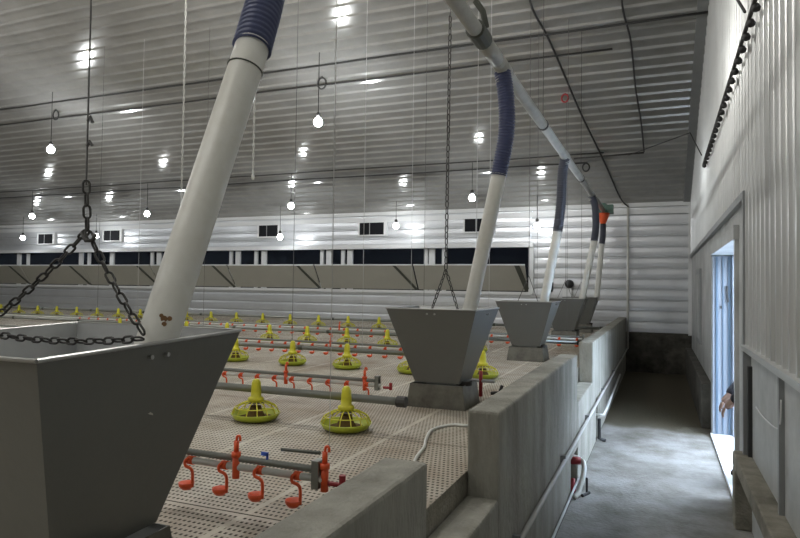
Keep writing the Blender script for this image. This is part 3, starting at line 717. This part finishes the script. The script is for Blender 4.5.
# little dark windows
wl = ['leftmost', 'second', 'third', 'fourth', 'fifth']
for k, (px, z0) in enumerate(((48, 2.74), (114, 2.79), (270, 2.81), (373, 2.80), (479, 2.82))):
    x = ray_at(px, 235, y=EY).x; hw = (0.30, 0.30, 0.28, 0.31, 0.30)[k]
    bm = B()
    for a in ((x-hw-.04, x-hw, z0, z0+.28), (x+hw, x+hw+.07, z0, z0+.28), (x-hw-.04, x+hw+.07, z0-.03, z0), (x-hw-.04, x+hw+.07, z0+.28, z0+.31)):
        box(bm, a[0], a[1], EY-0.09, EY-0.0, a[2], a[3])
    wn = struct('window_%d' % (k+1), bm, 'white')
    bm = B(); box(bm, x-hw, x+hw, EY-0.075, EY-0.062, z0, z0+.28); link_mesh('pane', bm, 'void', wn)
    bm = B(); box(bm, x-hw*0.2, x-hw*0.14, EY-0.085, EY-0.077, z0, z0+.28); link_mesh('mullion', bm, 'grey', wn)
# hook rail on side wall
A_ = ray_at(757, -6, x=XR-0.05); B_ = ray_at(703, 165, x=XR-0.05)
t = thing('hook_rail', 'dark rail with a row of small hooks high on the ribbed side wall', 'rail', A_)
d = B_-A_
bm = B(); tube(bm, [d*k/10 for k in range(11)], 0.013, 8); link_mesh('rail', bm, 'darkmetal', t)
hk = None
for k in range(22):
    f = (k+0.5)/22
    if hk is None:
        bm = B(); lathe(bm, [(0, -0.05), (0.022, -0.04), (0.026, -0.02), (0.014, 0.0), (0, 0)], 8); hk = link_mesh('hook', bm, 'cable', t, True); o = hk
    else:
        o = hk.copy(); C.objects.link(o); o.parent = t
    o.location = d*f+Vector((0.008, 0, -0.008))
cable('ceiling_cable', 'short dark cable from the ceiling edge to the hook rail near the top', [(XR-0.06, ray_at(745, 12, x=XR-.06).y, ray_at(745, 12, x=XR-.06).z), (XR-0.11, 5.6, 4.2), (XR-0.12, 8.0, roof(8.0)-0.05)], 0.009, 'cable')
cable('ceiling_cable', 'thin dark wire from the far ceiling to the lower end of the hook rail', [(XR-0.05, 8.9, 3.34), (XR-0.12, 10.5, roof(10.5)-.3), (-0.5, 11.45, roof(11.45)-0.05)], 0.007, 'cable')
# loose wire on lower panel
p = [ray_at(756, 407, x=XR+.01), ray_at(764, 418, x=XR+.01), ray_at(776, 428, x=XR+.01), ray_at(780, 424, x=XR+.01), ray_at(781, 400, x=XR+.01)]
cable('loose_wire', 'thin pale looped wire on the lower grey panel of the side wall', smoothpath(p, 5), 0.004, 'white', 'wire')
p = [ray_at(786, 440, x=XR+.02), ray_at(786, 505, x=XR+.02)]
bm = B(); a = ray_at(784, 430, x=XR+.03); box(bm, XR+0.005, XR+0.035, a.y-0.02, a.y+0.02, 0.5, 1.2); struct('trim_37', bm, 'grey')
bm = B(); a = ray_at(744.5, 400, x=XR+.03); box(bm, XR+0.005, XR+0.035, 4.80, 4.84, 0.5, 1.1); struct('trim_38', bm, 'cable')
# small black fan on the far wall
t = thing('wall_fan', 'small black round fan low on the far wall above the fourth hopper', 'fan', (ray_at(570, 284, y=EY).x, EY-0.16, ray_at(570, 284, y=EY).z))
bm = B(); tube(bm, [(0, 0, 0), (0, 0.12, 0)], 0.085, 18); link_mesh('fan_housing', bm, 'cable', t, True)
bm = B(); box(bm, -0.13, 0.05, 0.02, 0.14, -0.28, -0.09); link_mesh('fan_box', bm, 'white', t)
t = thing('wall_plug', 'tiny black bracket on the far wall beside the third drop pipe', 'bracket', (ray_at(552, 287, y=EY).x, EY-0.06, ray_at(552, 287, y=EY).z))
bm = B(); tube(bm, [(0, 0, -0.1), (0, 0, 0.1)], [0.02, 0.035], 8); link_mesh('bracket_body', bm, 'cable', t)

# ================================================================ LAMPS
def make_lamp(loc, label, key):
    t = thing('ceiling_lamp', label, 'lamp', loc, 0, 'bare lit bulbs hanging from the ceiling')
    bm = B(); prof = [(0, -0.065)]+[(0.065*math.sin(math.pi*k/7), -0.065*math.cos(math.pi*k/7)) for k in range(1, 6)]+[(0.03, 0.065), (0, 0.065)]
    lathe(bm, prof, 12); link_mesh('bulb', bm, key, t, True)
    bm = B(); lathe(bm, [(0, 0.07), (0.032, 0.07), (0.032, 0.13), (0.016, 0.15), (0, 0.15)], 12); link_mesh('socket', bm, 'cable', t, True)
    bm = B(); tube(bm, [(0, 0, 0.15), (0, 0, 1.0)], 0.006, 5); o = link_mesh('cord', bm, 'cable', t)
    return t
lamps = [((-4.74, 8.2, 4.05), 'large bright hanging bulb in the middle of the ceiling'),
         ((-10.35, 8.2, 4.03), 'large bright hanging bulb at the left of the ceiling'),
         ((-3.26, 11.4, 3.285), 'bright hanging bulb just left of the second drop pipe'),
         ((-7.21, 11.4, 3.28), 'bright hanging bulb below the big central one'),
         ((-11.15, 11.4, 3.235), 'bright hanging bulb right of the big hopper chain'),
         ((-15.0, 11.4, 3.30), 'small hanging bulb below the large left one'),
         ((-2.28, 12.7, 2.86), 'small hanging bulb near the third drop pipe before the far corner'),
         ((-5.345, 12.7, 2.93), 'small hanging bulb beside the fourth dark wall window'),
         ((-8.32, 12.7, 2.745), 'small hanging bulb at the corner of the third dark wall window'),
         ((-14.2, 12.7, 2.876), 'small hanging bulb behind the fork of the big chain'),
         ((-17.06, 12.7, 2.87), 'tiny hanging bulb lowest at the far left'),
         ((-16.0, 8.2, 4.05), 'hanging bulb out at the far left of the ceiling'),
         ((-4.7, 4.6, 5.2), 'added unseen fill bulb high above the nearest pans'),  # from here on: added out-of-frame bulbs that brighten the near half
         ((-10.4, 4.6, 5.2), 'added unseen fill bulb high above the left slats'),
         ((-4.7, -1.5, 5.2), 'added unseen fill bulb high behind the nearest hopper'),
         ((-2.6, 4.2, 5.6), 'added unseen fill bulb high above the second hopper'),
         ((-2.2, -1.8, 5.3), 'added unseen fill bulb high behind the low wall'),
         ((-10.4, -1.5, 5.2), 'added unseen fill bulb high behind the left slats')]
protos = {}
for loc, l in lamps:
    key = 'bulb_far' if loc[1] > 10 else 'bulb' if loc[1] > 6 else 'bulb_fill'
    if key not in protos: protos[key] = o = make_lamp(loc, l, key)
    else: o = dup(protos[key], loc, l)
    for ch in o.children:
        if ch.name.startswith('cord'):
            k = (roof(loc[1])-0.03-loc[2]-0.15)/0.85
            ch.scale = (1, 1, k); ch.location = (0, 0, 0.15*(1-k))

# ================================================================ PERSON in the doorway
def skin_body(name, joints, edges, m, parent):
    me = bpy.data.meshes.new(name); me.from_pydata([j[0] for j in joints], edges, []); me.materials.append(MT[m])
    o = bpy.data.objects.new(name, me); C.objects.link(o)
    md = o.modifiers.new('skin', 'SKIN'); md.use_smooth_shade = True
    for v, j in zip(me.skin_vertices[0].data, joints): v.radius = (j[1], j[1]*(j[2] if len(j) > 2 else 1))
    me.skin_vertices[0].data[0].use_root = True
    sb = o.modifiers.new('sub', 'SUBSURF'); sb.levels = 1; sb.render_levels = 2
    if parent: o.parent = parent
    return o
pr = thing('person', 'person in black jacket and dark trousers crouching outside, mostly hidden behind the door jamb', 'person', (0.88, 5.98, 0), 0)
def arm(sy): return [((.0, sy*.19, .98), .055), ((-.20, sy*.24, .84), .045), ((-.345, sy*.15, .68), .032), ((-.385, sy*.135, .64), .030)]
def leg(sy): return [((.12, sy*.11, .30), .09), ((-.26, sy*.17, .50), .062), ((-.14, sy*.16, .10), .044), ((-.22, sy*.17, .045), .038), ((-.30, sy*.17, .04), .03)]
J = [((.14, 0, .32), .13, .9), ((.10, 0, .60), .125, .9), ((.03, 0, .92), .14, .9), ((-.01, 0, 1.05), .06), ((-.03, 0, 1.11), .055), ((-.06, 0, 1.22), .095, 1.0), ((-.05, 0, 1.30), .08)]
E_ = [(0, 1), (1, 2), (2, 3), (3, 4), (4, 5), (5, 6)]
for sy in (-1, 1):
    n = len(J); J += arm(sy); E_ += [(2, n), (n, n+1), (n+1, n+2), (n+2, n+3)]
    n = len(J); J += leg(sy); E_ += [(0, n), (n, n+1), (n+1, n+2), (n+2, n+3), (n+3, n+4)]
skin_body('body', J, E_, 'skin', pr)
jk = [((.15, 0, .34), .15, .95), ((.10, 0, .60), .145, .95), ((.03, 0, .92), .158, .95), ((0, 0, 1.03), .085)]; je = [(0, 1), (1, 2), (2, 3)]
tr = [((.14, 0, .30), .15, .9)]; te = []
for sy in (-1, 1):
    n = len(jk); jk += [((.0, sy*.19, .98), .07), ((-.20, sy*.24, .84), .06), ((-.335, sy*.16, .70), .045)]; je += [(2, n), (n, n+1), (n+1, n+2)]
    n = len(tr); tr += [((.10, sy*.11, .30), .10), ((-.26, sy*.17, .50), .076), ((-.145, sy*.16, .12), .058)]; te += [(0, n), (n, n+1), (n+1, n+2)]
skin_body('jacket', jk, je, 'blackcloth', pr)
skin_body('trousers', tr, te, 'purplecloth', pr)
for sy in (-1, 1):
    skin_body('shoe', [((-.10, sy*.16, .045), .045), ((-.20, sy*.17, .045), .047), ((-.32, sy*.175, .038), .038)], [(0, 1), (1, 2)], 'blackcloth', pr)
skin_body('hair', [((-.03, 0, 1.29), .10, 1.0), ((.0, 0, 1.21), .085)], [(0, 1)], 'blackcloth', pr)
for sy in (-1, 1):
    for k in range(4):
        b0 = Vector((-.395, sy*(.105+.017*k), .625)); e = .006*(k in (1, 2))
        skin_body('finger', [(b0+Vector((.012, 0, .02)), .009), (b0+Vector((-.008, 0, -.03)), .008), (b0+Vector((-.002, 0, -.058-e)), .007)], [(0, 1), (1, 2)], 'skin', pr)
    b0 = Vector((-.375, sy*.10, .65))
    skin_body('thumb', [(b0, .011), (b0+Vector((-.012, -sy*.018, -.03)), .010), (b0+Vector((-.018, -sy*.02, -.055)), .008)], [(0, 1), (1, 2)], 'skin', pr)
